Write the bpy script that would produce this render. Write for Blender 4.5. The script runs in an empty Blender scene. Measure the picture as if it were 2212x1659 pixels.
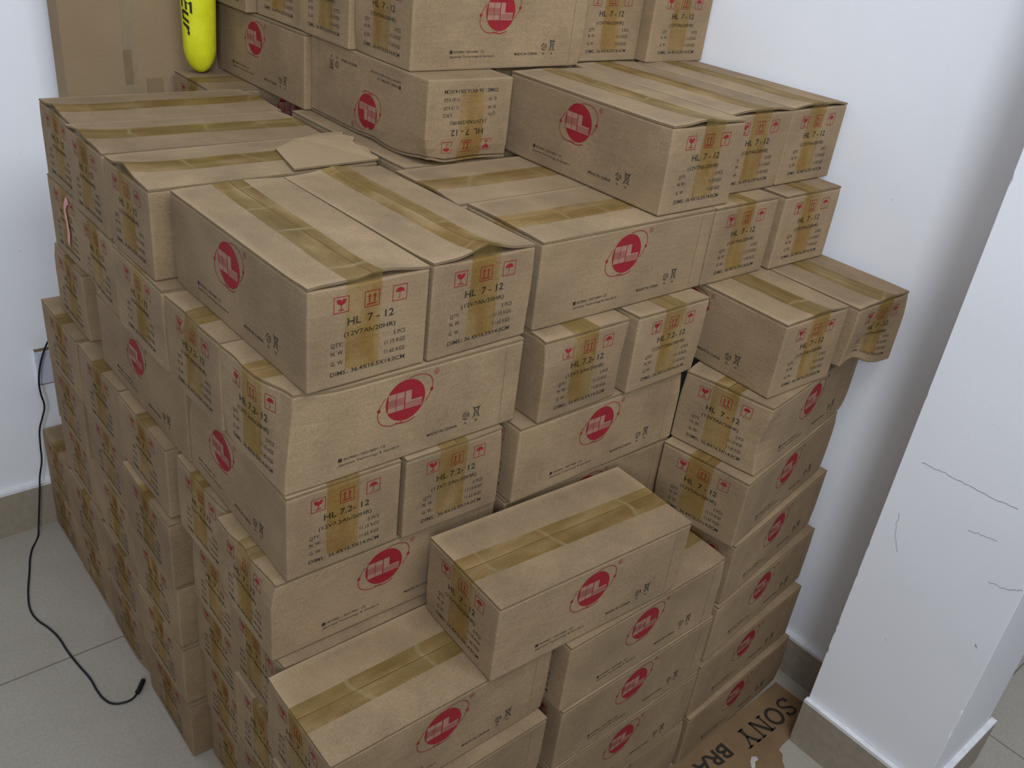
import bpy, math, random
import numpy as np
from mathutils import Vector, Matrix, noise as mnoise

S = bpy.context.scene
COL = S.collection

# ---------------------------------------------------------------- camera
F_PX = 1955.12
cam = bpy.data.cameras.new('camera')
cam.sensor_fit = 'HORIZONTAL'; cam.sensor_width = 36.0
cam.lens = F_PX * 36.0 / 2212.0
cam.clip_start = 0.02
camo = bpy.data.objects.new('camera', cam); COL.objects.link(camo)
yaw, pit, rol = 0.75978, 0.50976, 0.1284
fw = Vector((math.sin(yaw)*math.cos(pit), math.cos(yaw)*math.cos(pit), -math.sin(pit)))
rt = Vector((math.cos(yaw), -math.sin(yaw), 0.0)); up = rt.cross(fw)
r2 = rt*math.cos(rol) + up*math.sin(rol); u2 = up*math.cos(rol) - rt*math.sin(rol)
M = Matrix((r2, u2, -fw)).transposed().to_4x4()
M.translation = Vector((-0.40936, -0.80773, 1.47794))
camo.matrix_world = M
S.camera = camo

# ---------------------------------------------------------------- light
S.view_settings.view_transform = 'Standard'; S.view_settings.look = 'None'
S.view_settings.gamma = 1.0; S.view_settings.use_curve_mapping = False
S.view_settings.exposure = 0.0
W = bpy.data.worlds.new('room_ambient'); S.world = W; W.use_nodes = True
wt = W.node_tree; bg = wt.nodes['Background']
bg.inputs['Strength'].default_value = 0.52                     # white ceiling above, dim floor side below
_g = wt.nodes.new('ShaderNodeTexCoord'); _s = wt.nodes.new('ShaderNodeSeparateXYZ'); _r = wt.nodes.new('ShaderNodeValToRGB')
wt.links.new(_g.outputs['Generated'], _s.inputs[0]); wt.links.new(_s.outputs['Z'], _r.inputs[0]); wt.links.new(_r.outputs[0], bg.inputs['Color'])
_e = _r.color_ramp.elements; _e[0].position = 0.0; _e[0].color = (0.12, 0.12, 0.13, 1); _e[1].position = 0.75; _e[1].color = (0.86, 0.92, 1.0, 1)
def area(name, loc, aim, sx, sy, power, color):
    l = bpy.data.lights.new(name, 'AREA'); l.shape = 'RECTANGLE'; l.size = sx; l.size_y = sy
    l.energy = power; l.color = color
    o = bpy.data.objects.new(name, l); COL.objects.link(o); o.location = loc
    o.rotation_euler = (Vector(aim)-Vector(loc)).to_track_quat('-Z', 'Y').to_euler()
    return o
area('ceiling_light', (0.25, -0.95, 2.60), (0.30, 0.20, 0.9), 1.1, 0.8, 22.0, (0.88, 0.93, 1.0))
area('window_light', (-1.75, -2.45, 2.35), (0.45, 0.4, 1.45), 1.0, 1.2, 10.5, (0.85, 0.91, 1.0)).data.spread = 1.1

# ---------------------------------------------------------------- helpers
def node_mat(name):
    m = bpy.data.materials.new(name); m.use_nodes = True
    nt = m.node_tree; b = nt.nodes['Principled BSDF']
    b.inputs['Specular IOR Level'].default_value = 0.25
    return m, nt, b
def N(nt, t, **kw):
    n = nt.nodes.new(t)
    for k, v in kw.items():
        if k in n.inputs.keys(): n.inputs[k].default_value = v
        else: setattr(n, k, v)
    return n
def mixc(nt, fac, a, b, mode='MIX'):
    n = nt.nodes.new('ShaderNodeMix'); n.data_type = 'RGBA'; n.blend_type = mode
    for i, v in ((0, fac), (6, a), (7, b)):
        if hasattr(v, 'is_output') or isinstance(v, bpy.types.NodeSocket): nt.links.new(v, n.inputs[i])
        else: n.inputs[i].default_value = v
    return n.outputs[2]
def ramp(nt, sock, p0, p1, c0=(0,0,0,1), c1=(1,1,1,1)):
    n = nt.nodes.new('ShaderNodeValToRGB'); e = n.color_ramp.elements
    e[0].position = p0; e[1].position = p1; e[0].color = c0; e[1].color = c1
    nt.links.new(sock, n.inputs[0]); return n.outputs[0]
def bump(nt, b, sock, strength, dist):
    n = nt.nodes.new('ShaderNodeBump'); n.inputs['Strength'].default_value = strength; n.inputs['Distance'].default_value = dist
    nt.links.new(sock, n.inputs['Height']); nt.links.new(n.outputs[0], b.inputs['Normal'])
def noise(nt, vec, scale, detail=3.0, rough=0.55):
    n = nt.nodes.new('ShaderNodeTexNoise'); n.inputs['Scale'].default_value = scale
    n.inputs['Detail'].default_value = detail; n.inputs['Roughness'].default_value = rough
    nt.links.new(vec, n.inputs['Vector']); return n.outputs[0]

def cardboard(name, base, vary=0.16, random_tone=True):
    m, nt, b = node_mat(name)
    tc = nt.nodes.new('ShaderNodeTexCoord'); oi = nt.nodes.new('ShaderNodeObjectInfo')
    add = nt.nodes.new('ShaderNodeVectorMath'); add.operation = 'ADD'
    nt.links.new(tc.outputs['Object'], add.inputs[0])
    sc = nt.nodes.new('ShaderNodeVectorMath'); sc.operation = 'SCALE'; sc.inputs[0].default_value = (7.1, 3.3, 5.7)
    nt.links.new(oi.outputs['Random'], sc.inputs['Scale']); nt.links.new(sc.outputs[0], add.inputs[1])
    v = add.outputs[0]
    big = noise(nt, v, 9.0, 4.0); fine = noise(nt, v, 380.0, 2.0, 0.7)
    mp = nt.nodes.new('ShaderNodeMapping'); mp.inputs['Scale'].default_value = (30.0, 30.0, 300.0)
    nt.links.new(v, mp.inputs['Vector']); fib = noise(nt, mp.outputs[0], 1.0, 2.0)
    dark = tuple(c*(1-vary) for c in base)+(1,); lite = tuple(min(1, c*(1+vary)) for c in base)+(1,)
    c = mixc(nt, ramp(nt, big, 0.32, 0.68), dark, lite)
    c = mixc(nt, 0.35, c, ramp(nt, fine, 0.3, 0.7, (0.55,0.55,0.55,1), (1.45,1.42,1.38,1)), 'MULTIPLY')
    c = mixc(nt, 0.16, c, ramp(nt, fib, 0.35, 0.65, (0.7,0.7,0.7,1), (1.3,1.3,1.3,1)), 'MULTIPLY')
    if random_tone:
        c = mixc(nt, 1.0, c, ramp(nt, oi.outputs['Random'], 0.0, 1.0, (0.90,0.885,0.87,1), (1.07,1.07,1.06,1)), 'MULTIPLY')
    geo = nt.nodes.new('ShaderNodeNewGeometry')
    c = mixc(nt, ramp(nt, geo.outputs['Pointiness'], 0.515, 0.60, (0,0,0,1), (0.55,0.55,0.55,1)), c, tuple(min(1, q*1.45) for q in base)+(1,))
    nt.links.new(c, b.inputs['Base Color']); b.inputs['Roughness'].default_value = 0.82
    bump(nt, b, fine, 0.12, 0.0006)
    return m
def plain(name, col, rough=0.6, spec=0.25):
    m, nt, b = node_mat(name)
    tc = nt.nodes.new('ShaderNodeTexCoord')
    f = noise(nt, tc.outputs['Object'], 60.0, 3.0)
    c = mixc(nt, ramp(nt, f, 0.3, 0.7), tuple(x*0.9 for x in col)+(1,), tuple(min(1, x*1.08) for x in col)+(1,))
    nt.links.new(c, b.inputs['Base Color']); b.inputs['Roughness'].default_value = rough
    b.inputs['Specular IOR Level'].default_value = spec
    return m
M_CARD = cardboard('kraft_cardboard', (0.262, 0.183, 0.106))
M_FLAP = cardboard('kraft_flap', (0.275, 0.194, 0.114))
M_EDGE = plain('corrugated_edge', (0.20, 0.14, 0.08), 0.9, 0.1)
M_RED = plain('red_ink', (0.25, 0.013, 0.019), 0.75)
M_BLACK = plain('black_ink', (0.030, 0.024, 0.018), 0.75)
M_PALE = plain('unprinted_card', (0.31, 0.165, 0.115), 0.82)
def tape_mat():
    """clear-brown packing tape: tints what lies under it, creased and blistered along the top seam"""
    m, nt, b = node_mat('packing_tape')
    tc = nt.nodes.new('ShaderNodeTexCoord'); oi = nt.nodes.new('ShaderNodeObjectInfo')
    add = nt.nodes.new('ShaderNodeVectorMath'); add.operation = 'ADD'
    nt.links.new(tc.outputs['Object'], add.inputs[0]); nt.links.new(oi.outputs['Random'], add.inputs[1])
    def mapped(s):
        mp = nt.nodes.new('ShaderNodeMapping'); mp.inputs['Scale'].default_value = s
        nt.links.new(add.outputs[0], mp.inputs['Vector']); return mp.outputs[0]
    wr = noise(nt, mapped((10.0, 46.0, 10.0)), 1.0, 3.0, 0.55)
    pat = noise(nt, mapped((9.0, 24.0, 9.0)), 1.3, 2.0, 0.5)
    cr = nt.nodes.new('ShaderNodeTexWave'); cr.inputs['Scale'].default_value = 3.2; cr.inputs['Distortion'].default_value = 9.0
    cr.inputs['Detail'].default_value = 3.0; nt.links.new(add.outputs[0], cr.inputs['Vector'])
    crease = ramp(nt, cr.outputs['Fac'], 0.985, 1.0)
    c = mixc(nt, ramp(nt, wr, 0.35, 0.7), (0.175, 0.108, 0.032, 1), (0.27, 0.20, 0.08, 1))
    c = mixc(nt, crease, c, (0.36, 0.31, 0.17, 1))
    nt.links.new(c, b.inputs['Base Color'])
    b.inputs['Roughness'].default_value = 0.34; b.inputs['Specular IOR Level'].default_value = 0.4
    bump(nt, b, wr, 0.25, 0.0015)
    tr = nt.nodes.new('ShaderNodeBsdfTransparent')
    nt.links.new(mixc(nt, ramp(nt, pat, 0.35, 0.7), (0.90, 0.82, 0.60, 1), (1.0, 0.985, 0.88, 1)), tr.inputs['Color'])
    # the glue lies thick over the top seam and thin on the ends
    sp = nt.nodes.new('ShaderNodeSeparateXYZ'); nt.links.new(tc.outputs['Object'], sp.inputs[0])
    topm = nt.nodes.new('ShaderNodeMapRange'); topm.inputs[1].default_value = 0.1275; topm.inputs[2].default_value = 0.1300
    topm.inputs[3].default_value = 0.10; topm.inputs[4].default_value = 1.0; nt.links.new(sp.outputs[2], topm.inputs[0])
    amt = nt.nodes.new('ShaderNodeMapRange'); amt.inputs[3].default_value = 0.55; amt.inputs[4].default_value = 1.15
    nt.links.new(oi.outputs['Random'], amt.inputs[0])
    f1 = nt.nodes.new('ShaderNodeMath'); f1.operation = 'MULTIPLY'; nt.links.new(topm.outputs[0], f1.inputs[0]); nt.links.new(amt.outputs[0], f1.inputs[1])
    f2 = nt.nodes.new('ShaderNodeMath'); f2.operation = 'MULTIPLY'; nt.links.new(f1.outputs[0], f2.inputs[0])
    nt.links.new(ramp(nt, pat, 0.32, 0.68, (0.50,)*3+(1,), (0.12,)*3+(1,)), f2.inputs[1])
    mx = nt.nodes.new('ShaderNodeMixShader'); nt.links.new(f2.outputs[0], mx.inputs[0])
    nt.links.new(tr.outputs[0], mx.inputs[1]); nt.links.new(b.outputs[0], mx.inputs[2])
    nt.links.new(mx.outputs[0], nt.nodes['Material Output'].inputs['Surface'])
    return m
M_TAPE = tape_mat()
def wall_mat():
    m, nt, b = node_mat('white_wall_paint')
    tc = nt.nodes.new('ShaderNodeTexCoord'); v = tc.outputs['Object']
    big = noise(nt, v, 3.0, 4.0); fine = noise(nt, v, 420.0, 2.0)
    c = mixc(nt, ramp(nt, big, 0.35, 0.65), (0.83, 0.845, 0.885, 1), (0.87, 0.885, 0.92, 1))
    sp = ramp(nt, noise(nt, v, 95.0, 2.0, 0.4), 0.77, 0.81)
    c = mixc(nt, sp, c, (0.66, 0.66, 0.70, 1))
    nt.links.new(c, b.inputs['Base Color']); b.inputs['Roughness'].default_value = 0.7
    bump(nt, b, fine, 0.18, 0.001)
    return m
M_WALL = wall_mat()
def floor_mat():
    m, nt, b = node_mat('floor_tiles')
    tc = nt.nodes.new('ShaderNodeTexCoord'); v = tc.outputs['Object']
    sep = nt.nodes.new('ShaderNodeSeparateXYZ'); nt.links.new(v, sep.inputs[0])
    def math_(op, a, bb):
        n = nt.nodes.new('ShaderNodeMath'); n.operation = op
        for i, x in enumerate((a, bb)):
            if isinstance(x, bpy.types.NodeSocket): nt.links.new(x, n.inputs[i])
            else: n.inputs[i].default_value = x
        return n.outputs[0]
    def line(s, off):
        a = math_('ADD', s, off); a = math_('DIVIDE', a, 0.6); a = math_('FRACT', a, 0.0)
        a = math_('SUBTRACT', a, 0.5); a = math_('ABSOLUTE', a, 0.0)
        return math_('GREATER_THAN', a, 0.5-0.0026)
    g = math_('MAXIMUM', line(sep.outputs[0], 12.45), line(sep.outputs[1], 12.0-0.684+0.6))
    big = noise(nt, v, 6.0, 4.0); fine = noise(nt, v, 160.0, 3.0, 0.7)
    c = mixc(nt, ramp(nt, big, 0.3, 0.7), (0.36, 0.325, 0.275, 1), (0.40, 0.365, 0.31, 1))
    c = mixc(nt, 0.3, c, ramp(nt, fine, 0.3, 0.7, (0.7,0.7,0.7,1), (1.3,1.3,1.3,1)), 'MULTIPLY')
    c = mixc(nt, g, c, (0.16, 0.14, 0.12, 1))
    nt.links.new(c, b.inputs['Base Color']); b.inputs['Roughness'].default_value = 0.38
    return m
M_FLOOR = floor_mat()
M_SKIRT = plain('skirting_tile', (0.335, 0.285, 0.22), 0.45)
M_MORTAR = plain('white_mortar', (0.78, 0.78, 0.80), 0.8)

class MB:
    """collects vertices, faces and material slots for one mesh"""
    def __init__(self): self.v = []; self.f = []; self.m = []; self.mats = []
    def slot(self, mat):
        if mat not in self.mats: self.mats.append(mat)
        return self.mats.index(mat)
    def add(self, vs, fs, mat):
        o = len(self.v); k = self.slot(mat)
        self.v += [tuple(p) for p in vs]
        for f in fs: self.f.append(tuple(i+o for i in f)); self.m.append(k)
    def box(self, lo, hi, mat):
        (x0,y0,z0),(x1,y1,z1) = lo, hi
        vs = [(x0,y0,z0),(x1,y0,z0),(x1,y1,z0),(x0,y1,z0),(x0,y0,z1),(x1,y0,z1),(x1,y1,z1),(x0,y1,z1)]
        self.add(vs, [(3,2,1,0),(4,5,6,7),(0,1,5,4),(1,2,6,5),(2,3,7,6),(3,0,4,7)], mat)
    def mesh(self, name):
        me = bpy.data.meshes.new(name); me.from_pydata(self.v, [], self.f)
        for mt in self.mats: me.materials.append(mt)
        me.polygons.foreach_set('material_index', self.m); me.update(); return me
    def build(self, name, parent=None, smooth=False):
        o = bpy.data.objects.new(name, self.mesh(name)); COL.objects.link(o)
        if smooth: o.data.polygons.foreach_set('use_smooth', [True]*len(o.data.polygons))
        if parent: o.parent = parent
        return o
def tag(o, label, cat, group=None):
    o['label'] = label; o['category'] = cat
    if group: o['group'] = group
    return o
def struct(o): o['kind'] = 'structure'; return o
def empty(name, loc, rot=(0,0,0)):
    o = bpy.data.objects.new(name, None); COL.objects.link(o); o.location = loc; o.rotation_euler = rot
    o.empty_display_size = 0.05; return o

# ---------------------------------------------------------------- lettering as flat meshes
_glyph = {}
def text_geo(s, cap, bold=0.0, sx=1.0, shear=0.0):
    """flat triangulated lettering; x from 0, baseline at 0, capitals cap high"""
    key = (s, cap, bold, sx, shear)
    if key in _glyph: return _glyph[key]
    cu = bpy.data.curves.new('lettering', 'FONT'); cu.body = s; cu.size = 1.0; cu.offset = bold; cu.resolution_u = 2
    cu.shear = shear; cu.fill_mode = 'FRONT'
    ob = bpy.data.objects.new('lettering', cu)
    me = ob.to_mesh()
    P = np.array([v.co[:] for v in me.vertices]) if len(me.vertices) else np.zeros((0,3))
    fs = [tuple(p.vertices) for p in me.polygons]
    ob.to_mesh_clear(); bpy.data.objects.remove(ob); bpy.data.curves.remove(cu)
    k = cap/0.729
    P = P[:, :2]*np.array([k*sx, k]); P[:, 0] -= P[:, 0].min()
    _glyph[key] = (P, fs); return _glyph[key]
def poly_stroke(pts, w, closed=False):
    """ribbon of width w along 2-D points"""
    P = [np.array(p, float) for p in pts]; n = len(P); L_, R_ = [], []
    for i in range(n):
        a = P[(i-1) % n] if (closed or i > 0) else P[i]; b = P[(i+1) % n] if (closed or i < n-1) else P[i]
        d = b-a; d /= max(1e-9, np.hypot(*d)); nn = np.array([-d[1], d[0]])*w/2
        L_.append(P[i]+nn); R_.append(P[i]-nn)
    fs = [(i, n+i, n+(i+1) % n, (i+1) % n) for i in range(n if closed else n-1)]
    return L_+R_, fs
def ellipse(cx, cy, a, b, ang=0.0, n=48, t0=0.0, t1=2*math.pi):
    ca, sa = math.cos(ang), math.sin(ang); out = []
    full = abs(t1-t0-2*math.pi) < 1e-6
    for i in range(n if full else n+1):
        t = t0+(t1-t0)*i/n; x, y = a*math.cos(t), b*math.sin(t)
        out.append((cx+ca*x-sa*y, cy+sa*x+ca*y))
    return out
def disc(cx, cy, r, rings=4, n=40):
    vs = [(cx, cy)]; fs = []
    for k in range(1, rings+1): vs += ellipse(cx, cy, r*k/rings, r*k/rings, 0, n)
    for i in range(n): fs.append((0, 1+i, 1+(i+1) % n))
    for k in range(rings-1):
        a, b = 1+k*n, 1+(k+1)*n
        for i in range(n): fs.append((a+i, b+i, b+(i+1) % n, a+(i+1) % n))
    return vs, fs
def rect(x0, y0, x1, y1): return [(x0,y0),(x1,y0),(x1,y1),(x0,y1)], [(0,1,2,3)]

# ---------------------------------------------------------------- the cartons
BL, BW, BH, PITCH = 0.3625, 0.1655, 0.1278, 0.13294
LIFT = 0.00035
def end_print(model):
    """flat shapes of a printed end: list of (verts2d, faces, material, layer), metres from the end's bottom centre"""
    out = []
    def put(g, mat, dx=0, dy=0, layer=1): out.append(([(p[0]+dx, p[1]+dy) for p in g[0]], g[1], mat, layer))
    def frame(cx):
        q = 0.0098; put(poly_stroke([(cx-q,0.106-q),(cx+q,0.106-q),(cx+q,0.106+q),(cx-q,0.106+q)], 0.0013, True), M_RED)
    for cx in (-0.039, 0.002, 0.0405): frame(cx)
    cx, z = -0.039, 0.106                                       # wine glass
    put(([(cx-.0068,z+.0068),(cx-.0015,z+.0068),(cx,z+.0042),(cx+.0018,z+.0068),(cx+.0068,z+.0068),(cx+.0052,z+.0018),(cx+.001,z-.0008),(cx-.001,z-.0008),(cx-.0052,z+.0018)], [(8,7,6,5,4,3,2,1,0)]), M_RED)
    put(rect(cx-.0006,z-.006,cx+.0006,z-.0005), M_RED); put(rect(cx-.0038,z-.0072,cx+.0038,z-.0058), M_RED)
    cx = 0.002                                                  # this-way-up arrows
    for s in (-.0036, .0036):
        put(rect(cx+s-.0008,z-.0048,cx+s+.0008,z+.003), M_RED)
        put(([(cx+s-.0023,z+.0026),(cx+s+.0023,z+.0026),(cx+s,z+.0068)], [(0,1,2)]), M_RED)
    put(rect(cx-.0068,z-.0072,cx+.0068,z-.0056), M_RED)
    cx = 0.0405                                                 # umbrella
    dome = ellipse(cx, z+.0008, .0063, .0058, 0, 14, 0, math.pi)
    put((dome, [tuple(range(len(dome)))]), M_RED)
    put(poly_stroke([(cx,z+.001),(cx,z-.0058),(cx-.001,z-.0068),(cx-.0022,z-.006)], .0009), M_RED)
    def txt(s, cap, x0, x1, y, bold=0.0, align='fit', mat=M_BLACK):
        g = text_geo(s, cap, bold); w = g[0][:, 0].max()
        if align == 'fit': k = (x1-x0)/w; dx = x0
        elif align == 'l': k = 0.92; dx = x0
        else: k = 0.92; dx = x1-w*k
        put(([(p[0]*k, p[1]) for p in g[0]], g[1]), mat, dx, y)
    if model == '7':
        txt('HL  7 - 12', 0.0098, -0.030, 0.0335, 0.0780, 0.012); txt('(12V7Ah/20HR)', 0.0060, -0.0345, 0.0365, 0.0640, 0.008)
    else:
        txt('HL 7.2- 12', 0.0098, -0.031, 0.0355, 0.0780, 0.012); txt('(12V7.2Ah/20HR)', 0.0060, -0.0385, 0.0395, 0.0640, 0.008)
    for s, y in (('QTY:', .0530), ('N. W. :', .0425), ('G. W. :', .0295)): txt(s, 0.0056, -0.0515, 0, y, 0.006, 'l')
    for s, y in (('5 PCS', .0515), ('11.15 KGS', .0405), ('11.65 KGS', .0280)): txt(s, 0.0056, 0, 0.0515, y, 0.006, 'r')
    txt('DIMS.: 36.4X16.5X14.0CM', 0.0058, -0.0525, 0.0520, 0.0155, 0.010)
    return out
def side_print():
    out = []
    def put(g, mat, layer=1): out.append(([tuple(p) for p in g[0]], g[1], mat, layer))
    cx, cz = -0.011, 0.0885
    put(disc(cx, cz, 0.0298), M_RED)
    # orbit around the disc
    ang = math.radians(30)
    def on(t): return ellipse(cx, cz, .0445, .0275, ang, 1, t, t+1e-3)[0]
    def run(t0, t1): put(poly_stroke(ellipse(cx, cz, .0445, .0275, ang, 26, math.radians(t0), math.radians(t1)), .0011), M_RED)
    run(-62, 66); run(118, 246)
    put(poly_stroke(ellipse(cx, cz, .0335, .0335, 0, 12, math.radians(246), math.radians(298)), .0014), M_RED)
    for t in (-33, 147): p = on(math.radians(t)); put(disc(p[0], p[1], .0026, 1, 14), M_RED)
    # block letters in the disc
    x0, x1, x2, x3 = -.0265, -.0015, .0085, .0172
    z0, z1 = .0755, .1020
    put(rect(cx+x0, z0, cx+x0+.0115, z1), M_PALE, 2); put(rect(cx+x0+.0123, z0, cx+x1-.0010, z1), M_PALE, 2)
    put(rect(cx+x1+.0006, z0, cx+x2, z1), M_PALE, 2); put(rect(cx+x2, z0, cx+x3+.008, z0+.0115), M_PALE, 2)
    for i in range(6): put(rect(cx+x0, .0835+i*.0019, cx+x1-.0010, .0841+i*.0019), M_RED, 3)
    for i in range(4): put(rect(cx+x1+.0006, .0775+i*.0021, cx+x3+.008, .0780+i*.0021), M_RED, 3)
    put(poly_stroke(ellipse(.0345, .1185, .0036, .0036, 0, 18), .0007, True), M_RED)
    g = text_geo('R', .0036, .01); put(([(p[0]+.0331, p[1]+.1167) for p in g[0]], g[1]), M_RED)
    def txt(s, cap, xa, xb, y, bold=0.0):
        g = text_geo(s, cap, bold); k = (xb-xa)/g[0][:, 0].max()
        put(([(xa+p[0]*k, y+p[1]) for p in g[0]], g[1]), M_BLACK)
    put(rect(-.1075, .0252, -.1020, .0305), M_BLACK)
    txt('ISO9001 / ISO14001', .0036, -.0995, -.0500, .0262, .014); txt('CE', .0038, -.0460, -.0385, .0262)
    txt('Japanese Technology & Standard', .0034, -.1070, -.0175, .0192, .004)
    txt('MADE IN CHINA', .0042, .0265, .0765, .0205, .016)
    for k in range(3):                                          # recycling ring
        a = math.radians(90+120*k); put(poly_stroke(ellipse(.0905, .0335, .0052, .0052, 0, 8, a, a+math.radians(92)), .0016), M_BLACK)
    put(poly_stroke(ellipse(.0905, .0335, .0022, .0022, 0, 10), .0009, True), M_BLACK)
    b = .1085                                                   # crossed-out bin
    put(poly_stroke([(b-.0040,.0415),(b+.0040,.0415),(b+.0032,.0290),(b-.0032,.0290)], .0012, True), M_BLACK)
    put(rect(b-.0046,.0415,b+.0046,.0430), M_BLACK)
    put(poly_stroke([(b-.0062,.0445),(b+.0062,.0265)], .0011), M_BLACK); put(poly_stroke([(b-.0062,.0265),(b+.0062,.0445)], .0011), M_BLACK)
    for s, x in (('Pb', .0885), ('Pb', .1068)):
        g = text_geo(s, .0034, .014); put(([(x+p[0], .0205+p[1]) for p in g[0]], g[1]), M_BLACK)
    return out
def lines(half, r, n):
    a = np.linspace(-half+r, half-r, n); return np.concatenate([[-half, -half+r*.35], a, [half-r*.35, half]])
def body_geo(model):
    b = MB(); r = 0.0028
    xs, ys = lines(BL/2, r, 17), lines(BW/2, r, 9); zs = lines(BH/2, r, 8)+BH/2
    def grid(A, Bv, fn, flip):
        na, nb = len(A), len(Bv); vs = [fn(p, q) for p in A for q in Bv]; fs = []
        for i in range(na-1):
            for j in range(nb-1):
                f = (i*nb+j, (i+1)*nb+j, (i+1)*nb+j+1, i*nb+j+1); fs.append(f[::-1] if flip else f)
        b.add(vs, fs, M_CARD)
    grid(xs, zs, lambda p, q: (p, -BW/2, q), False); grid(xs, zs, lambda p, q: (p, BW/2, q), True)
    grid(ys, zs, lambda p, q: (-BL/2, p, q), True); grid(ys, zs, lambda p, q: (BL/2, p, q), False)
    grid(xs, ys, lambda p, q: (p, q, BH), False); grid(xs, ys, lambda p, q: (p, q, 0.0), True)
    V = np.array(b.v); lim = np.array([BL/2-r, BW/2-r, BH/2-r]); c = np.array([0, 0, BH/2])
    Q = np.clip(V-c, -lim, lim); D = V-c-Q; n = np.linalg.norm(D, axis=1); k = n > 1e-9
    D[k] *= (r/n[k])[:, None]; b.v = [tuple(p) for p in (Q+D+c)]
    for (vs, fs, mat, layer) in side_print():
        o = LIFT*layer
        b.add([(p[0], -BW/2-o, p[1]) for p in vs], fs, mat)
        b.add([(-p[0], BW/2+o, p[1]) for p in vs], fs, mat)
    for (vs, fs, mat, layer) in end_print(model):
        o = LIFT*layer
        b.add([(-BL/2-o, -p[0], p[1]) for p in vs], fs, mat)
        b.add([(BL/2+o, p[0], p[1]) for p in vs], fs, mat)
    # the side seam of the glued joint
    b.box((BL/2-0.030, -BW/2-0.0003, 0.004), (BL/2-0.0294, -BW/2+0.001, BH-0.004), M_EDGE)
    return b
BODY = {m: body_geo(m).mesh('body') for m in ('7', '7.2')}
def flap_geo(side):
    """one long closing flap, hinged on the long side, meeting its twin over the middle"""
    b = MB(); t = 0.0034
    xs = np.linspace(-BL/2+.0006, BL/2-.0006, 25); ys = np.linspace(0.0006, BW/2-.0004, 9)*side
    nx, ny = len(xs), len(ys)
    top = [(x, y, BH+.0004+t) for x in xs for y in ys]; bot = [(x, y, BH+.0004) for x in xs for y in ys]
    fs = []; n = nx*ny
    for i in range(nx-1):
        for j in range(ny-1):
            f = (i*ny+j, (i+1)*ny+j, (i+1)*ny+j+1, i*ny+j+1)
            if side < 0: f = f[::-1]
            fs.append(f); fs.append(tuple(q+n for q in f[::-1]))
    b.add(top+bot, fs, M_FLAP)
    rim = [(i*ny) for i in range(nx)]+[(nx-1)*ny+j for j in range(1, ny)]+[i*ny+ny-1 for i in range(nx-2, -1, -1)]+[j for j in range(ny-2, 0, -1)]
    k = b.slot(M_EDGE)
    for i in range(len(rim)):
        a, c = rim[i], rim[(i+1) % len(rim)]; b.f.append((a, a+n, c+n, c)); b.m.append(k)
    return b.mesh('flap')
FLAP = {s: flap_geo(s) for s in (-1, 1)}
def tape_geo():
    b = MB(); hw = 0.0235; z = BH+.0004+.0034+.0004
    ys = np.array([-hw, -.0207, -.0104, -.0006, .0006, .0104, .0207, hw])
    path = [(-BL/2-.0010, zz) for zz in np.linspace(.020, BH-.002, 12)]+[(-BL/2-.0006, BH+.003)]
    path += [(x, z) for x in np.linspace(-BL/2+.0006, BL/2-.0006, 25)]
    path += [(-p[0], p[1]) for p in path[12::-1]]
    nx = len(path); rng = random.Random(4)
    vs = [(p[0], y, p[1]+(rng.uniform(-.0025, .0025) if i in (0, nx-1) else 0)) for i, p in enumerate(path) for y in ys]
    ny = len(ys)
    fs = [(i*ny+j, (i+1)*ny+j, (i+1)*ny+j+1, i*ny+j+1) for i in range(nx-1) for j in range(ny-1)]
    b.add(vs, fs, M_TAPE); return b.mesh('tape')
TAPE = tape_geo()
def co(me):
    a = np.empty(len(me.vertices)*3, np.float32); me.vertices.foreach_get('co', a); return a.reshape(-1, 3).astype(np.float64)
def setco(me, P): me.vertices.foreach_set('co', P.astype(np.float32).ravel()); me.update()
CRUSH = {}
def deform(P, rng, key):
    """hand-worn cardboard: shallow hollows in the sides, rounded corners, dents that belong to single cartons"""
    P = P.copy(); x, y, z = P.T.copy()
    a = [rng.uniform(.0002, .0020) for _ in range(4)]
    fx, fy, fz = np.cos(np.pi*np.clip(x/BL, -.5, .5)), np.cos(np.pi*np.clip(y/BW, -.5, .5)), np.sin(np.pi*np.clip(z/BH, 0, 1))
    sy, sx = np.clip(y/(BW/2), -1, 1), np.clip(x/(BL/2), -1, 1)
    P[:, 1] -= np.where(y > 0, a[0], a[1])*sy*np.abs(sy)**3*fx*fz
    P[:, 0] -= np.where(x > 0, a[2], a[3])*sx*np.abs(sx)**9*fy*fz
    for _ in range(3):                                           # knocked corners
        cx, cy, cz = rng.choice((-1, 1))*BL/2, rng.choice((-1, 1))*BW/2, rng.choice((0.0, BH))
        amp, rad = rng.uniform(.0008, .0032), rng.uniform(.014, .034)
        w = amp*np.exp(-((x-cx)**2+(y-cy)**2+(z-cz)**2)/rad**2)
        P[:, 0] -= np.sign(cx)*w; P[:, 1] -= np.sign(cy)*w*.8
    if key in WIDE:                                              # broader cartons of the lower left rows
        P[:, 1] += np.sign(y)*(WIDE[key]-BW)/2*np.clip((np.abs(y)-.0535)/(BW/2-.0545), 0, 1)
    if key in SHORT: P[:, 0] -= SHORT[key]*np.clip((x-.085)/(BL/2-.085), 0, 1)
    for (c, rad, push) in CRUSH.get(key, ()):
        w = np.exp(-(((x-c[0])/rad[0])**2+((y-c[1])/rad[1])**2+((z-c[2])/rad[2])**2))
        for i in range(3): P[:, i] += push[i]*w
    return P
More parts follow.
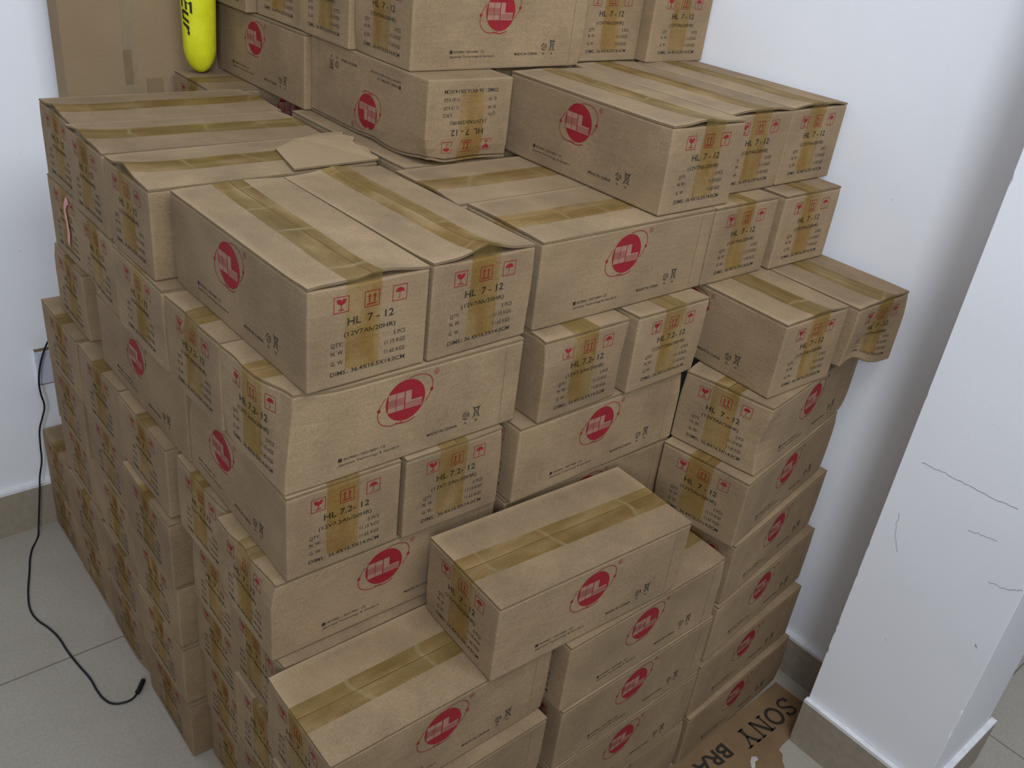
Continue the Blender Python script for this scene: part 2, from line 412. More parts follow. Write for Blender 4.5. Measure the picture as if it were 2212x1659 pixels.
def lift_flap(P, lift, side_skew):
    """flaps spring up towards the middle of the two ends and stay closed at the corners"""
    x, y = P[:, 0], P[:, 1]
    s = np.clip(1-np.abs(y)/(BW/2), 0, 1)
    e = np.abs(np.clip(x/(BL/2), -1, 1))
    for (end, val) in ((-1, lift[0]), (1, lift[1])):
        k = (np.sign(x) == end)
        P[k, 2] += (val*(s*(0.10+0.90*e**5))*(1+.35*np.sin(y*55+side_skew)))[k]
    P[:, 2] += lift[2]*s*np.cos(np.pi*x/BL)
    return P
OPEN = {}
def make_carton(key, typ, lev, cx, cy, ang, model, flip, label, group):
    rng = random.Random('carton'+key)
    z = lev*PITCH
    rz = math.radians(ang)+(math.pi/2 if typ == 'q' else 0.0)
    root = empty('carton', (cx, cy, z+(PITCH-.0004 if flip else 0.0)), (math.pi if flip else 0.0, 0.0, rz))
    tag(root, label, 'box', group)
    seed = rng.random()
    def child(name, base, kind, parent):
        me = base.copy(); me.name = name
        P = deform(co(me), random.Random(seed), key)
        if kind: P = lift_flap(P, OPEN.get(key, (.0005, .0005, 0.0)), seed*6)
        setco(me, P)
        o = bpy.data.objects.new(name, me); COL.objects.link(o); o.parent = parent; return o
    child('body', BODY[model], 0, root)
    for s in (-1, 1): child('flap', FLAP[s], 1, root)
    me = TAPE.copy(); me.name = 'tape'; P = co(me)
    P[:, 1] += rng.uniform(-.006, .006)+.012*rng.uniform(-1, 1)*P[:, 0]/BL
    P = deform(P, random.Random(seed), key)
    k = P[:, 2] > BH+.0015; Q = lift_flap(P.copy(), OPEN.get(key, (.0005, .0005, 0.0)), seed*6); P[k] = Q[k]
    setco(me, P); o = bpy.data.objects.new('tape', me); COL.objects.link(o); o.parent = root
    return root

CARTONS = [
  ('T1', 'u', 9, 0.6037, 0.4647, -0.25, '7', 0, "topmost carton with red logo on its front, cropped by the photo's top edge"),
  ('T2', 'u', 9, 0.5954, 0.6317, -0.01, '7', 0, 'carton behind the topmost logo carton, only its printed left end showing'),
  ('T3b', 'u', 9, 0.5782, 0.9688, -0.09, '7', 0, 'rearmost top carton end, mostly cropped, just right of the yellow bag'),
  ('T3t', 'u', 9, 0.5982, 0.8003, 0.74, '7', 0, 'carton end jutting left above a red logo side, second left at the top'),
  ('T4', 'q', 9, 0.8724, 0.588, 0.0, '7', 0, 'printed carton end at the top, right beside the topmost red logo carton'),
  ('T5', 'q', 9, 1.0406, 0.5619, -0.09, '7', 0, 'cropped top carton standing apart nearest the right wall, HL print facing front'),
  ('U1', 'q', 8, 0.5043, 0.5081, -0.7, '7', 1, 'upside-down carton with inverted print and crumpled lower edge'),
  ('U2', 'q', 8, 0.493, 0.873, 0.3, '7', 0, 'carton behind the upside-down one, small red logo beside the yellow bag'),
  ('U3', 'q', 8, 0.7005, 0.1897, -0.25, '7', 0, 'carton under the topmost rows with red logo left side and full printed end'),
  ('U4', 'q', 8, 0.8675, 0.2198, -0.0, '7', 0, 'carton end squeezed between two others below the top right row, first icon hidden'),
  ('U5', 'q', 8, 1.0343, 0.2205, 0.2, '7', 0, 'carton in the second row from the top, touching the right wall, three red icons showing'),
  ('A1', 'q', 7, 0.115, 0.1795, 0.64, '7', 0, 'left front carton of the twin taped pair, red logo on its shaded left side'),
  ('A2', 'q', 7, 0.283, 0.1808, 1.2, '7', 0, 'right carton of the twin taped front pair, bulging flap with shiny tape'),
  ('LA1', 'u', 7, 0.1939, 0.7911, 0.01, '7', 0, 'rearmost of the three taped cartons at upper left, top corner against the wall'),
  ('LA2', 'u', 7, 0.1845, 0.6248, -0.01, '7', 0, 'middle of the three taped cartons at upper left, worn yellowish tape'),
  ('LB', 'u', 7, 0.1838, 0.4551, 1.11, '7', 0, 'taped carton with plain shaded front strip, directly left behind the twin taped pair'),
  ('V1', 'u', 7, 0.5646, 0.0836, -0.03, '7', 0, 'carton with big red logo front and two tape bands, under the right wall row'),
  ('V1b', 'u', 7, 0.5484, 0.2505, -0.0, '7', 0, 'taped carton behind the two-band logo carton, mostly under others'),
  ('V2', 'q', 7, 0.8296, 0.18, -0.01, '7', 0, 'carton end with orange-tinted middle icon, below the second row, left of a gap'),
  ('V3', 'q', 7, 1.011, 0.1728, -0.71, '7', 0, 'lone printed carton end right of the narrow gap by the right wall'),
  ('X1', 'q', 7, 0.4737, 0.5202, 0.0, '7', 0, 'carton top corner showing under the crumpled upside-down carton'),
  ('X2', 'u', 7, 0.4934, 0.9559, -0.69, '7', 0, 'carton under the yellow bag, only its open flap corner showing'),
  ('B', 'u', 6, 0.1837, 0.077, -0.27, '7.2', 0, 'long carton with red logo front under the twin taped pair, worn top left edge'),
  ('Bp', 'u', 6, 0.1817, 0.2472, 0.98, '7.2', 0, 'carton end with HL print behind the worn-edged long logo carton'),
  ('M1', 'u', 6, 0.1813, 0.4345, 0.01, '7', 0, 'carton end left of the dark seam below the plain shaded strip'),
  ('M2', 'u', 6, 0.1849, 0.622, -0.03, '7', 0, 'carton end below the middle of the three taped cartons, sagging lower corner'),
  ('P', 'u', 6, 0.195, 0.806, -0.0, '7', 0, 'carton end with torn pink tape near the left wall'),
  ('W1', 'q', 6, 0.4666, 0.1482, 0.51, '7.2', 0, 'carton end with worn top edge, left one of the two under the two-band carton'),
  ('W2', 'q', 6, 0.6472, 0.1444, 0.53, '7.2', 0, 'carton end with crisp top edge, right one of the two under the two-band carton'),
  ('W3', 'q', 6, 0.8502, 0.0138, -1.67, '7', 0, 'large carton jutting toward the viewer at right, shaded plain left side and printed end'),
  ('W4', 'q', 6, 1.0188, -0.0066, -0.77, '7', 0, 'crushed carton at far right overhanging the pile, buckled lower edge'),
  ('h26', 'u', 6, 0.57, 0.46, 0.0, '7', 0, ''),
  ('C1', 'q', 5, 0.0898, 0.1731, -0.84, '7.2', 0, 'carton with red logo left side and printed front end, under the worn-edged long carton'),
  ('C1p', 'q', 5, 0.089, 0.479, 0.0, '7', 0, 'recessed carton at left, red logo sliver peeking between printed ends'),
  ('C2', 'q', 5, 0.2614, 0.1668, -1.0, '7.2', 0, 'carton end under the right half of the long worn-edged logo carton'),
  ('Q1', 'u', 5, 0.1893, 0.815, -0.77, '7', 0, 'carton end at the left wall with a plain front standing on a taped carton'),
  ('R5', 'u', 5, 0.915, -0.08, 9.0, '7', 0, 'carton with buckled right edge on its printed end, top of the right column'),
  ('Y1', 'u', 5, 0.5377, 0.0519, 0.22, '7', 0, 'carton with red logo front under the pair of printed ends at mid pile'),
  ('h25', 'u', 5, 0.57, 0.46, 0.0, '7', 0, ''),
  ('D', 'u', 4, 0.1659, 0.077, -0.89, '7', 0, 'carton with shaded red logo front and torn top left corner, low at left'),
  ('H', 'u', 4, 0.3891, -0.1198, -2.6, '7', 0, 'loose carton with taped top and red logo front, set diagonally forward low in the middle'),
  ('N1', 'u', 4, 0.1691, 0.856, -0.04, '7', 0, 'rearmost carton end of the tall double seam at left, above the socket cord'),
  ('N2', 'u', 4, 0.1694, 0.65, 0.64, '7', 0, 'carton with a brown tape band on its exposed top, at left behind another banded one'),
  ('N3', 'u', 4, 0.1707, 0.4495, 0.01, '7', 0, 'carton with a dark brown tape band on its exposed top, nearer one at left'),
  ('N4', 'u', 4, 0.1798, 0.251, 0.79, '7', 0, 'carton with worn whitish top edge below the banded cartons on the left flank'),
  ('R4', 'u', 4, 0.893, -0.087, 9.0, '7', 0, 'second carton down the right column, printed end in shade'),
  ('Z1', 'u', 4, 0.5375, 0.0572, -1.24, '7', 0, 'dark recessed carton front above the taped loose carton'),
  ('h24', 'u', 4, 0.57, 0.46, 0.0, '7', 0, ''),
  ('E', 'u', 3, 0.171, 0.0617, -0.0, '7', 0, 'carton showing only a thin strip of top between the low logo front and taped box'),
  ('F', 'u', 3, 0.1461, -0.1054, -0.31, '7', 0, 'taped carton with broad top and red logo front at bottom left of centre'),
  ('I', 'u', 3, 0.5213, -0.128, 0.28, '7', 0, 'carton with red logo front whose top corner shows behind the loose taped carton'),
  ('O1', 'u', 3, 0.1694, 0.862, 0.0, '7', 0, 'lower carton end of the tall double seam at far left'),
  ('O2', 'u', 3, 0.173, 0.658, 0.0, '7', 0, 'carton end on the left flank right of the tall double seam'),
  ('O3', 'u', 3, 0.1612, 0.441, 0.0, '7', 0, 'carton end on the left flank with a narrow plain front sliver lit grey'),
  ('O4', 'u', 3, 0.185, 0.2279, 0.0, '7', 0, 'carton end right of the grey front sliver, low on the left flank'),
  ('R3', 'u', 3, 0.905, -0.094, 8.0, '7', 0, 'third carton down the right column, red logo above a dark slanted seam'),
  ('h13', 'u', 3, 0.5485, 0.075, 0.0, '7', 0, ''),
  ('h23', 'u', 3, 0.57, 0.46, 0.0, '7', 0, ''),
  ('G', 'u', 2, 0.14, -0.125, 0.0, '7', 0, 'carton under the broad taped carton at the bottom edge of the photo'),
  ('J', 'u', 2, 0.5265, -0.131, 0.4, '7', 0, 'carton with red logo front under the corner-showing logo carton, bottom centre'),
  ('R2', 'u', 2, 0.905, -0.104, 5.8, '7', 0, 'fourth carton down the right column, jutting out slightly past the one above'),
  ('b2', 'u', 2, 0.165, 0.042, 0.0, '7', 0, 'carton end left of the long dark seam beside the low taped carton'),
  ('c2', 'u', 2, 0.19, 0.243, 0.0, '7', 0, 'carton end right of the shaded plain sliver on the lower left flank'),
  ('d2', 'u', 2, 0.164, 0.436, 0.0, '7', 0, 'carton end with a shaded plain front sliver, below the grey lit sliver'),
  ('e2', 'u', 2, 0.172, 0.65, 0.0, '7', 0, 'carton end in the middle of the lower left flank, faded red marks'),
  ('f2', 'u', 2, 0.175, 0.866, 0.0, '7', 0, "carton end behind on the lower left flank, above the cord's floor loop start"),
  ('h12', 'u', 2, 0.5535, 0.075, 0.0, '7', 0, ''),
  ('h22', 'u', 2, 0.57, 0.46, 0.0, '7', 0, ''),
  ('G1', 'u', 1, 0.14, -0.125, 0.0, '7', 0, ''),
  ('K', 'u', 1, 0.5262, -0.133, 0.2, '7', 0, 'cropped bottom carton with faint red logo beside the lettered cardboard sheet'),
  ('R1', 'u', 1, 0.893, -0.117, 4.2, '7', 0, 'fifth carton down the right column, red logo level with the dark wedge gap'),
  ('b1', 'u', 1, 0.165, 0.047, 0.0, '7', 0, 'carton end at the bottom edge right of the lowest long seam'),
  ('c1', 'u', 1, 0.192, 0.231, 0.0, '7', 0, 'carton end right of the lowest dark groove on the left flank'),
  ('d1', 'u', 1, 0.161, 0.4285, 0.0, '7', 0, 'carton end above the bottom one left of the lowest dark groove'),
  ('e1', 'u', 1, 0.167, 0.6345, 0.0, '7', 0, 'carton end with red marks above the black cord plug'),
  ('f1', 'u', 1, 0.169, 0.848, 0.0, '7', 0, 'second carton end from the back wall on the low left flank'),
  ('g1', 'u', 1, 0.17, 1.0435, 0.0, '7', 0, 'carton end at the back wall, low left, brown taped top behind the cord'),
  ('h11', 'u', 1, 0.5555, 0.075, 0.0, '7', 0, ''),
  ('h21', 'u', 1, 0.57, 0.46, 0.0, '7', 0, ''),
  ('G0', 'u', 0, 0.14, -0.125, 0.0, '7', 0, ''),
  ('K0', 'u', 0, 0.528, -0.134, 0.0, '7', 0, ''),
  ('R0', 'u', 0, 0.897, -0.127, 3.2, '7', 0, 'bottom carton of the right column, standing on the floor by the lettered sheet'),
  ('b0', 'u', 0, 0.165, 0.05, 0.0, '7', 0, ''),
  ('c0', 'u', 0, 0.196, 0.23, 0.0, '7', 0, 'floor carton right of the lowest dark groove, cropped at the bottom edge'),
  ('d0', 'u', 0, 0.163, 0.4225, 0.0, '7', 0, 'floor carton left of the lowest dark groove, nearest its tile corner'),
  ('e0', 'u', 0, 0.165, 0.635, 0.0, '7', 0, 'floor carton behind the black cord plug on the left flank'),
  ('f0', 'u', 0, 0.169, 0.845, 0.0, '7', 0, 'floor carton second from the back wall on the left flank'),
  ('g0', 'u', 0, 0.17, 1.0435, 0.0, '7', 0, 'floor carton at the back wall, leftmost on the low left flank'),
  ('h10', 'u', 0, 0.5375, 0.0618, 0.0, '7', 0, ''),
  ('h20', 'u', 0, 0.57, 0.46, 0.0, '7', 0, ''),
  ('h37', 'u', 7, 0.765, 0.46, 0.0, '7', 0, ''),
  ('h38', 'u', 8, 0.802, 0.496, 0.0, '7', 0, ''),
]
WIDE = {'d2': 0.2, 'e2': 0.208, 'f2': 0.205, 'd1': 0.2, 'e1': 0.205, 'f1': 0.2, 'g1': 0.176, 'd0': 0.203, 'e0': 0.205, 'f0': 0.203, 'g0': 0.176, 'O3': 0.206, 'O2': 0.203, 'O1': 0.182, 'N3': 0.197, 'N2': 0.195, 'N1': 0.198, 'M1': 0.19}
SHORT = {'C1': 0.062}

# ---------------------------------------------------------------- the setting
WB, WR = 1.145, 1.1275              # back wall and right wall planes
PX0, PX1, PY0, PY1 = 0.980, 1.245, -0.565, -0.316     # the wall end that juts into the room
b = MB(); b.box((-3.2, -3.2, -0.05), (3.4, WB, 0.0), M_FLOOR); struct(b.build('floor'))
b = MB(); b.box((-3.2, WB, -0.05), (3.4, WB+0.12, 2.7), M_WALL); struct(b.build('wall_back'))
b = MB(); b.box((WR, PY1-.002, 0.0), (WR+0.12, WB, 2.7), M_WALL); struct(b.build('wall_right'))
def chipped_pillar():
    """plastered wall end with slightly ragged vertical corners"""
    b = MB(); rng = random.Random(11)
    zs = np.linspace(0.0, 2.7, 271)
    ring = []; e = .014
    for z in zs:
        c, d, f = [.0010+(.0028 if rng.random() < .09 else 0)*rng.random() for _ in range(3)]
        ring.append([(PX0+f, PY1, z), (PX0, PY1-f, z), (PX0, PY1-e, z), (PX0, PY0+e, z), (PX0, PY0+d, z), (PX0+d, PY0, z), (PX0+e, PY0, z),
                     (PX1-e, PY0, z), (PX1-c, PY0, z), (PX1, PY0+c, z), (PX1, PY1, z)])
    n = 11; vs = [p for r in ring for p in r]; fs = []
    for i in range(len(zs)-1):
        for j in range(n):
            k = (j+1) % n; fs.append((i*n+k, i*n+j, (i+1)*n+j, (i+1)*n+k)[::-1])
    fs.append(tuple(range(n))); fs.append(tuple((len(zs)-1)*n+j for j in range(n))[::-1])
    b.add(vs, fs, M_WALL); return b.build('wall_front')
pil = struct(chipped_pillar())
def scratch(pts, w, name):
    """thin dark scuff on the pillar's left face (y, z points)"""
    vs, fs = poly_stroke(pts, w)
    b = MB(); b.add([(PX0-.0004, p[0], p[1]) for p in vs], fs, M_SCUFF); return b.build(name, pil)
M_SCUFF = plain('wall_scuff', (0.24, 0.24, 0.26), 0.9)
rng = random.Random(5)
def wig(pts, n=9, a=.0014):
    out = []
    for p, q in zip(pts[:-1], pts[1:]):
        for i in range(n):
            t = i/n; out.append((p[0]+(q[0]-p[0])*t+rng.uniform(-a, a), p[1]+(q[1]-p[1])*t+rng.uniform(-a, a)))
    return out+[pts[-1]]
scratch(wig([(-.349,.708),(-.387,.712),(-.45,.711),(-.507,.716)]), .0009, 'scuff_mark')
scratch(wig([(-.513,.574),(-.542,.578),(-.562,.592)]), .0008, 'scuff_mark')
scratch(wig([(-.455,.640),(-.500,.648)]), .0008, 'scuff_mark')
scratch(wig([(-.535,.454),(-.541,.449)], 4), .0012, 'scuff_mark')
scratch(wig([(-.345,.60),(-.352,.56),(-.366,.53)]), .0006, 'scuff_mark')
scratch(wig([(-.530,.700),(-.545,.66)]), .0007, 'scuff_mark')
def baseboard(name, segs):
    b = MB()
    for lo, hi in segs:
        b.box(lo, (hi[0], hi[1], hi[2]-.007), M_SKIRT); b.box((lo[0], lo[1], hi[2]-.007), hi, M_MORTAR)
    return struct(b.build(name))
SK, SH = 0.013, 0.120
baseboard('baseboard_back', [((-3.2, WB-SK, 0), (WR-SK, WB, SH))])
baseboard('baseboard_right', [((WR-SK, PY1, 0), (WR, WB-SK, SH-.02))])
SK = 0.012
baseboard('baseboard_front', [((PX0-SK, PY0-SK, 0), (PX0-.0008, PY1+.002, SH)), ((PX0-.0008, PY0-SK, 0), (PX1+SK, PY0-.0005, SH))])

# ---------------------------------------------------------------- every carton
OPEN.update({'A1': (.0085, .0030, .002), 'A2': (.0120, .0060, .004), 'LB': (.0100, .0060, .002), 'LA2': (.0100, .004, .003),
  'LA1': (.0080, .003, .002), 'U3': (.0065, .002, .001), 'U4': (.0070, .003, .0025), 'U5': (.0075, .004, .0035), 'W3': (.0060, .0004, .0),
  'W4': (.0065, .0004, .0), 'H': (.0012, .0012, .0005), 'F': (.0015, .001, .0005), 'V3': (.0015, .0005, .0), 'V2': (.0015, .0005, 0.0),
  'V1': (.0022, .0005, 0), 'V1b': (.0050, .0005, 0), 'W1': (.0020, 0, 0), 'W2': (.0015, 0, 0), 'X2': (.0022, .0, .0), 'T1': (.003, .003, .002),
  'B': (.0012, .0006, 0), 'Bp': (.0016, .0006, 0), 'N4': (.0012, 0, 0), 'D': (.0016, 0, 0), 'R5': (.0012, 0, 0), 'R4': (.0014, 0, 0)})
CRUSH.update({
  'R5': [((-BL/2, -BW/2, .055), (.05, .035, .045), (.006, .013, 0)), ((-BL/2, BW/2, BH), (.03, .03, .03), (.002, -.003, -.003))],
  'R4': [((-BL/2, 0, BH), (.02, .06, .02), (.003, 0, -.002))],
  'W4': [((-BL/2, .050, 0), (.07, .055, .050), (.004, 0, .030)), ((-BL/2, .02, .04), (.03, .05, .05), (.006, 0, 0))],
  'U1': [((-BL/2, -BW/2, BH), (.05, .03, .022), (.006, .010, -.008)), ((-BL/2, .02, BH), (.012, .07, .016), (.006, 0, -.004)), ((-.02, -BW/2, BH), (.03, .012, .014), (0, .004, -.002))],
  'B': [((-BL/2, -BW/2, BH), (.045, .05, .085), (.020, .014, -.001)), ((-BL/2, .05, BH), (.012, .02, .014), (.004, 0, -.002))],
  'D': [((-BL/2, -BW/2, BH), (.026, .05, .02), (.008, .002, -.003)), ((-BL/2, .01, BH), (.012, .02, .014), (.006, 0, -.002))],
  'Bp': [((-BL/2, .03, BH), (.012, .03, .016), (.004, 0, -.003))],
  'W1': [((-BL/2, BW/2-.02, BH), (.016, .05, .022), (.006, 0, -.004)), ((-BL/2, -BW/2, .06), (.02, .02, .05), (.002, .004, 0))],
  'M2': [((-BL/2, BW/2, 0), (.04, .05, .03), (.010, 0, .006))],
  'A2': [((-BL/2, -BW/2, .08), (.05, .03, .05), (0, -.003, 0))],
  'e0': [((-BL/2, -BW/2, 0), (.03, .03, .05), (.010, .004, 0))],
})
GROUP = 'kraft cartons piled in the corner'
roots = {}
for (key, typ, lev, cx, cy, ang, model, flip, label) in CARTONS:
    if label: roots[key] = make_carton(key, typ, lev, cx, cy, ang, model, flip, label, GROUP)
    else: roots[key] = make_carton(key, typ, lev, cx, cy, ang, model, flip, 'carton buried inside the pile behind the visible rows', 'cartons buried inside the pile')

def sheet(outline, t, mat, edge=None):
    """cardboard sheet of real thickness from a 2-D outline"""
    b = MB(); n = len(outline)
    b.add([(p[0], p[1], t) for p in outline], [tuple(range(n))], mat); b.add([(p[0], p[1], 0) for p in outline], [tuple(range(n))[::-1]], mat)
    vs = [(p[0], p[1], z) for z in (0, t) for p in outline]
    b.add(vs, [(i, (i+1) % n, n+(i+1) % n, n+i) for i in range(n)], edge or M_EDGE); return b
# torn flap hanging over the right end of the taped carton beside the twin pair
rr = random.Random(3)
out = [(.035, -.082), (.178, -.080)]+[(.190+rr.uniform(-.007, .006), -.078+.012*i) for i in range(12)]+[(.165, .066), (.120, .060), (.060, .020)]
tb = sheet(out, .003, M_FLAP)
tb.v = [(p[0], p[1], p[2]+.1345+.010*max(0, (p[0]-.12)/.06)*max(0, 1-abs(p[1]-.02)/.08)) for p in tb.v]
tb.build('torn_flap', roots['LB'])
# ripped pink tape on one end print by the left wall
M_PINK = plain('pink_tape', (0.62, 0.27, 0.25), 0.5)
pk = MB(); strip = [(.030,.118),(.018,.112),(.006,.098),(.008,.078),(.012,.055),(.004,.030)]
vs, fs = poly_stroke(strip, .013); pk.add([(-BL/2-.0012, -p[0], p[1]) for p in vs], fs, M_PINK); pk.build('torn_tape', roots['P'])

# ---------------------------------------------------------------- tall slim carton behind the pile
M_TALL = cardboard('tall_carton_board', (0.215, 0.152, 0.088), 0.10, False)
root = empty('tall_carton', (0.286, 1.085, 2*PITCH+.0006)); tag(root, 'tall slim brown carton standing against the back wall behind the pile', 'box')
b = MB(); b.box((-.174, -.029, 0), (.174, .029, 1.45), M_TALL); b.build('body', root)
b = MB(); b.box((-.062, -.0296, .70), (-.040, -.0292, 1.45), plain('clear_tape', (.26,.20,.12), .35, .5)); b.build('tape', root)
b = MB(); b.box((-.064, -.0298, .769), (-.048, -.0293, .834), M_EDGE); b.build('hand_slot', root)
b = MB(); b.box((-.022, -.0315, .70), (.008, -.0290, .779), cardboard('patch', (.17,.118,.066), .1, False)); b.build('flap', root)

# ---------------------------------------------------------------- yellow bag with black script
root = empty('yellow_bag', (0.357, 1.012, 8*PITCH+.0012)); tag(root, 'bright yellow rounded bag with black slanted lettering, standing at the top left of the pile', 'bag')
my, nt, pb = node_mat('yellow_plastic')
tc = nt.nodes.new('ShaderNodeTexCoord'); nz = noise(nt, tc.outputs['Object'], 24.0, 4.0)
nt.links.new(mixc(nt, ramp(nt, nz, .35, .7), (.60,.60,.012,1), (.74,.76,.03,1)), pb.inputs['Base Color']); pb.inputs['Roughness'].default_value = .42
bump(nt, pb, nz, .35, .006)
def bag_r(z, a):
    r = .0345*(1-.10*math.cos(z*9))
    if z < .045: r *= math.sqrt(max(0.0, 1-((.045-z)/.0452)**2))*.9+.1*(z/.045)
    if z > .33: r *= max(.25, 1-(z-.33)/.08)
    return r*(1+.025*math.sin(3*a+z*20))
bg_ = MB(); na = 48; zz = [0.0, .0015, .004, .008, .014, .022, .032, .045]+list(np.linspace(.06, .38, 22))
def bagp(z, a): r = bag_r(z, a); return (r*math.cos(a), r*math.sin(a), z)
vs = [bagp(z, 2*math.pi*i/na) for z in zz for i in range(na)]
fs = [(k*na+i, k*na+(i+1) % na, (k+1)*na+(i+1) % na, (k+1)*na+i) for k in range(len(zz)-1) for i in range(na)]
fs += [tuple(range(na))[::-1], tuple((len(zz)-1)*na+i for i in range(na))]
bg_.add(vs, fs, my); bag = bg_.build('body', root, True)
g = text_geo('Eur', .030, .018, .95, .35)
lt = MB(); a0 = math.radians(208)
def wrap(p):                                                   # text runs downwards, letter tops to the right
    z = .146-p[0]*1.25; a = a0+(p[1]-.014)/.040; q = bagp(z, a); n = Vector((math.cos(a), math.sin(a), 0))
    return (q[0]+n.x*.0010, q[1]+n.y*.0010, z)
lt.add([wrap(p) for p in g[0]], g[1], M_BLACK)
lt.build('lettering', root)

# ---------------------------------------------------------------- wall socket, adapter and cord
M_PLATE = plain('socket_plastic', (0.66, 0.67, 0.74), 0.35)
M_CORD = plain('black_rubber', (0.012, 0.012, 0.015), 0.5)
root = empty('wall_socket', (0.060, WB, 0.418)); tag(root, 'white wall socket low on the back wall, half hidden by the pile', 'socket')
b = MB(); b.box((-.060, -.010, -.041), (.060, 0, .041), M_PLATE); b.build('plate', root)
b = MB(); b.box((-.056, -.0115, -.036), (-.002, -.0098, .036), plain('socket_face', (.58, .60, .70), .35)); b.build('socket_face', root)
b = MB(); b.box((-.060, -.0106, -.0425), (.060, 0, -.0408), M_EDGE); b.box((-.060, -.0106, .0408), (.060, 0, .0422), M_EDGE); b.build('painted_shadow_line', root)  # dark strips paint in the shade along the plate's upper and lower edges
b = MB(); b.box((-.014, -.050, -.032), (.040, -.0125, .014), M_CORD); o = b.build('power_adapter'); o.location = (0.045, WB, 0.418)
tag(o, 'black power adapter plugged into the wall socket', 'adapter')
CORD = [(0.030,1.110,0.500),(0.0182,1.118,0.4725),(0.0072,1.118,0.4456),(0.0003,1.118,0.422),(-0.0044,1.118,0.394),(-0.0045,1.118,0.3645),(-0.0014,1.118,0.3299),
 (-0.0085,1.118,0.3052),(-0.018,1.118,0.2774),(-0.0226,1.118,0.2352),(-0.0254,1.118,0.1915),(-0.035,1.118,0.1494),(-0.0392,1.118,0.118),(-.050,1.118,.05),(-.0565,1.116,.012)]
CORD += [(x, y, .0026) for x, y in [(-0.063,1.100),(-0.0917,1.0502),(-0.1178,0.9736),(-0.1401,0.9001),(-0.1472,0.8578),(-0.1442,0.8231),(-0.1322,0.7862),(-0.1245,0.7512),
 (-0.1209,0.6982),(-0.1152,0.6513),(-0.1082,0.6047),(-0.1071,0.5633),(-0.1035,0.5403),(-0.095,0.5222),(-0.0784,0.5123),(-0.061,0.5113),(-0.0483,0.5192)]]
def tube(pts, rad, mat, name, parent=None):
    cu = bpy.data.curves.new(name, 'CURVE'); cu.dimensions = '3D'; cu.bevel_depth = rad; cu.bevel_resolution = 3; cu.resolution_u = 6; cu.use_fill_caps = True
    sp = cu.splines.new('BEZIER'); sp.bezier_points.add(len(pts)-1)
    for q, p in zip(sp.bezier_points, pts): q.co = p; q.handle_left_type = q.handle_right_type = 'AUTO'
    t = bpy.data.objects.new(name, cu); me = bpy.data.meshes.new_from_object(t); bpy.data.objects.remove(t); bpy.data.curves.remove(cu)
    me.materials.clear(); me.materials.append(mat); o = bpy.data.objects.new(name, me); COL.objects.link(o)
    me.polygons.foreach_set('use_smooth', [True]*len(me.polygons))
    if parent: o.parent = parent
    return o
cord = tube(CORD, .0020, M_CORD, 'black_cable'); tag(cord, 'thin black cord hanging down the back wall and looping over the floor tiles', 'cord')
tube([(-0.0483,0.5192,.0046),(-.0450,.5212,.0052),(-.0350,.5330,.0055),(-.0270,.5425,.0055)], .0050, M_CORD, 'plug', cord)

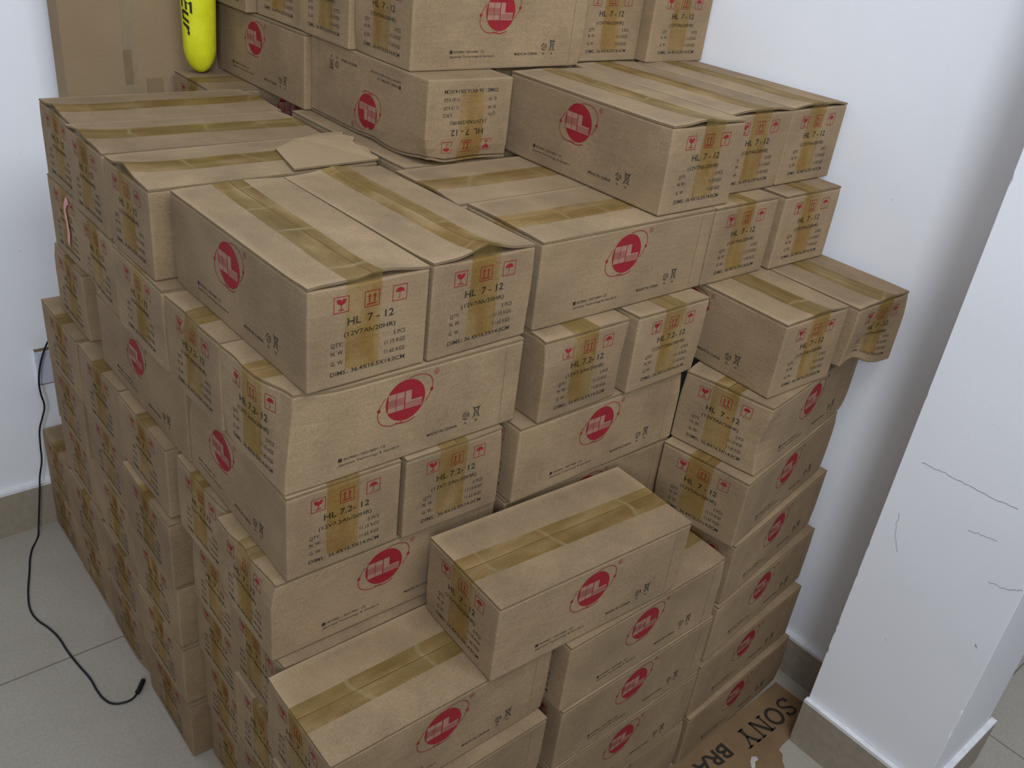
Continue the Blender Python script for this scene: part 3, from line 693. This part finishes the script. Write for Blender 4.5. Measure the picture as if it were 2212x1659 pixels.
# ---------------------------------------------------------------- lettered cardboard sheet on the floor
M_SHEET = cardboard('sheet_board', (0.20, 0.125, 0.062), 0.14, False)
edge = [(1.070,-.207),(1.075,-.300),(.966,-.3125),(.945,-.314),(.936,-.3155),(.924,-.318),(.920,-.331),(.908,-.338),(.899,-.350),(.880,-.362),(.83,-.395),(.70,-.47),(.55,-.50),(.36,-.47),(.705,-.2265),(.34,-.2225)]
sh = sheet(edge, .005, M_SHEET); sh.v = [(p[0], p[1], p[2]+.0004) for p in sh.v]
root = sh.build('cardboard_sheet'); tag(root, 'brown cardboard sheet with upside-down black lettering on the floor beside the pillar', 'cardboard')
def serif_text():
    """heavy slab-serif capitals drawn stroke by stroke; cap height 1, x to the right"""
    q = []; T, t, sf = .17, .085, .09
    def P(vs): q.append((vs, [tuple(range(len(vs)))]))
    def St(pts, w): q.append(poly_stroke(pts, w))
    x = 0.0                                                     # S
    s1 = [(x+.66,.74),(x+.64,.86),(x+.52,.955),(x+.36,.965),(x+.20,.92),(x+.12,.80),(x+.14,.66),(x+.28,.57),(x+.48,.49),(x+.62,.40),(x+.67,.26),(x+.60,.12),(x+.44,.04),(x+.26,.035),(x+.12,.11),(x+.08,.27)]
    St(s1, .135); St([(x+.70,.69),(x+.70,1.0)], .06); St([(x+.04,.0),(x+.04,.31)], .06)
    x = .92                                                     # O
    q.append(poly_stroke(ellipse(x+.48,.5,.41,.44,0,32), .16, True))
    x = 2.0                                                     # N
    P([(x+.10,0),(x+.20,0),(x+.20,1),(x+.10,1)]); P([(x+.80,0),(x+.90,0),(x+.90,1),(x+.80,1)])
    P([(x+.08,1),(x+.30,1),(x+.92,0),(x+.72,0)])
    for a, y in ((.15,0),(.85,1-sf),(.10,1-sf)): P([(x+a-.16,y),(x+a+.16,y),(x+a+.16,y+sf),(x+a-.16,y+sf)])
    x = 3.12                                                    # Y
    P([(x+.02,1),(x+.24,1),(x+.53,.48),(x+.37,.48)]); P([(x+.74,1),(x+.86,1),(x+.53,.44),(x+.45,.46)])
    P([(x+.36,0),(x+.54,0),(x+.54,.52),(x+.36,.52)])
    for a, y in ((.45,0),(.13,1-sf),(.78,1-sf)): P([(x+a-.18,y),(x+a+.18,y),(x+a+.18,y+sf),(x+a-.18,y+sf)])
    return q
lt = MB(); k, x0, y0 = .0425, 1.047, -.2405
for vs, fs in serif_text(): lt.add([(x0-p[0]*k, y0-p[1]*k, .0060) for p in vs], fs, M_BLACK)
lt.build('lettering', root); lt = MB()
g = text_geo('BRAVIA', .034, .020, 1.12)
lt.add([(.838-p[0], y0+.001-p[1], .0060) for p in g[0]], g[1], M_BLACK)
lt.build('lettering', root)
M_PAPER = plain('torn_paper', (0.50, 0.46, 0.42), 0.8)
b = MB(); bl = [(.862,-.296),(.871,-.302),(.868,-.309),(.858,-.308),(.849,-.315),(.836,-.322),(.842,-.310),(.850,-.302)]
b.add([(p[0], p[1], .0062) for p in bl], [tuple(range(len(bl)))[::-1]], M_PAPER); b.build('torn_patch', root)
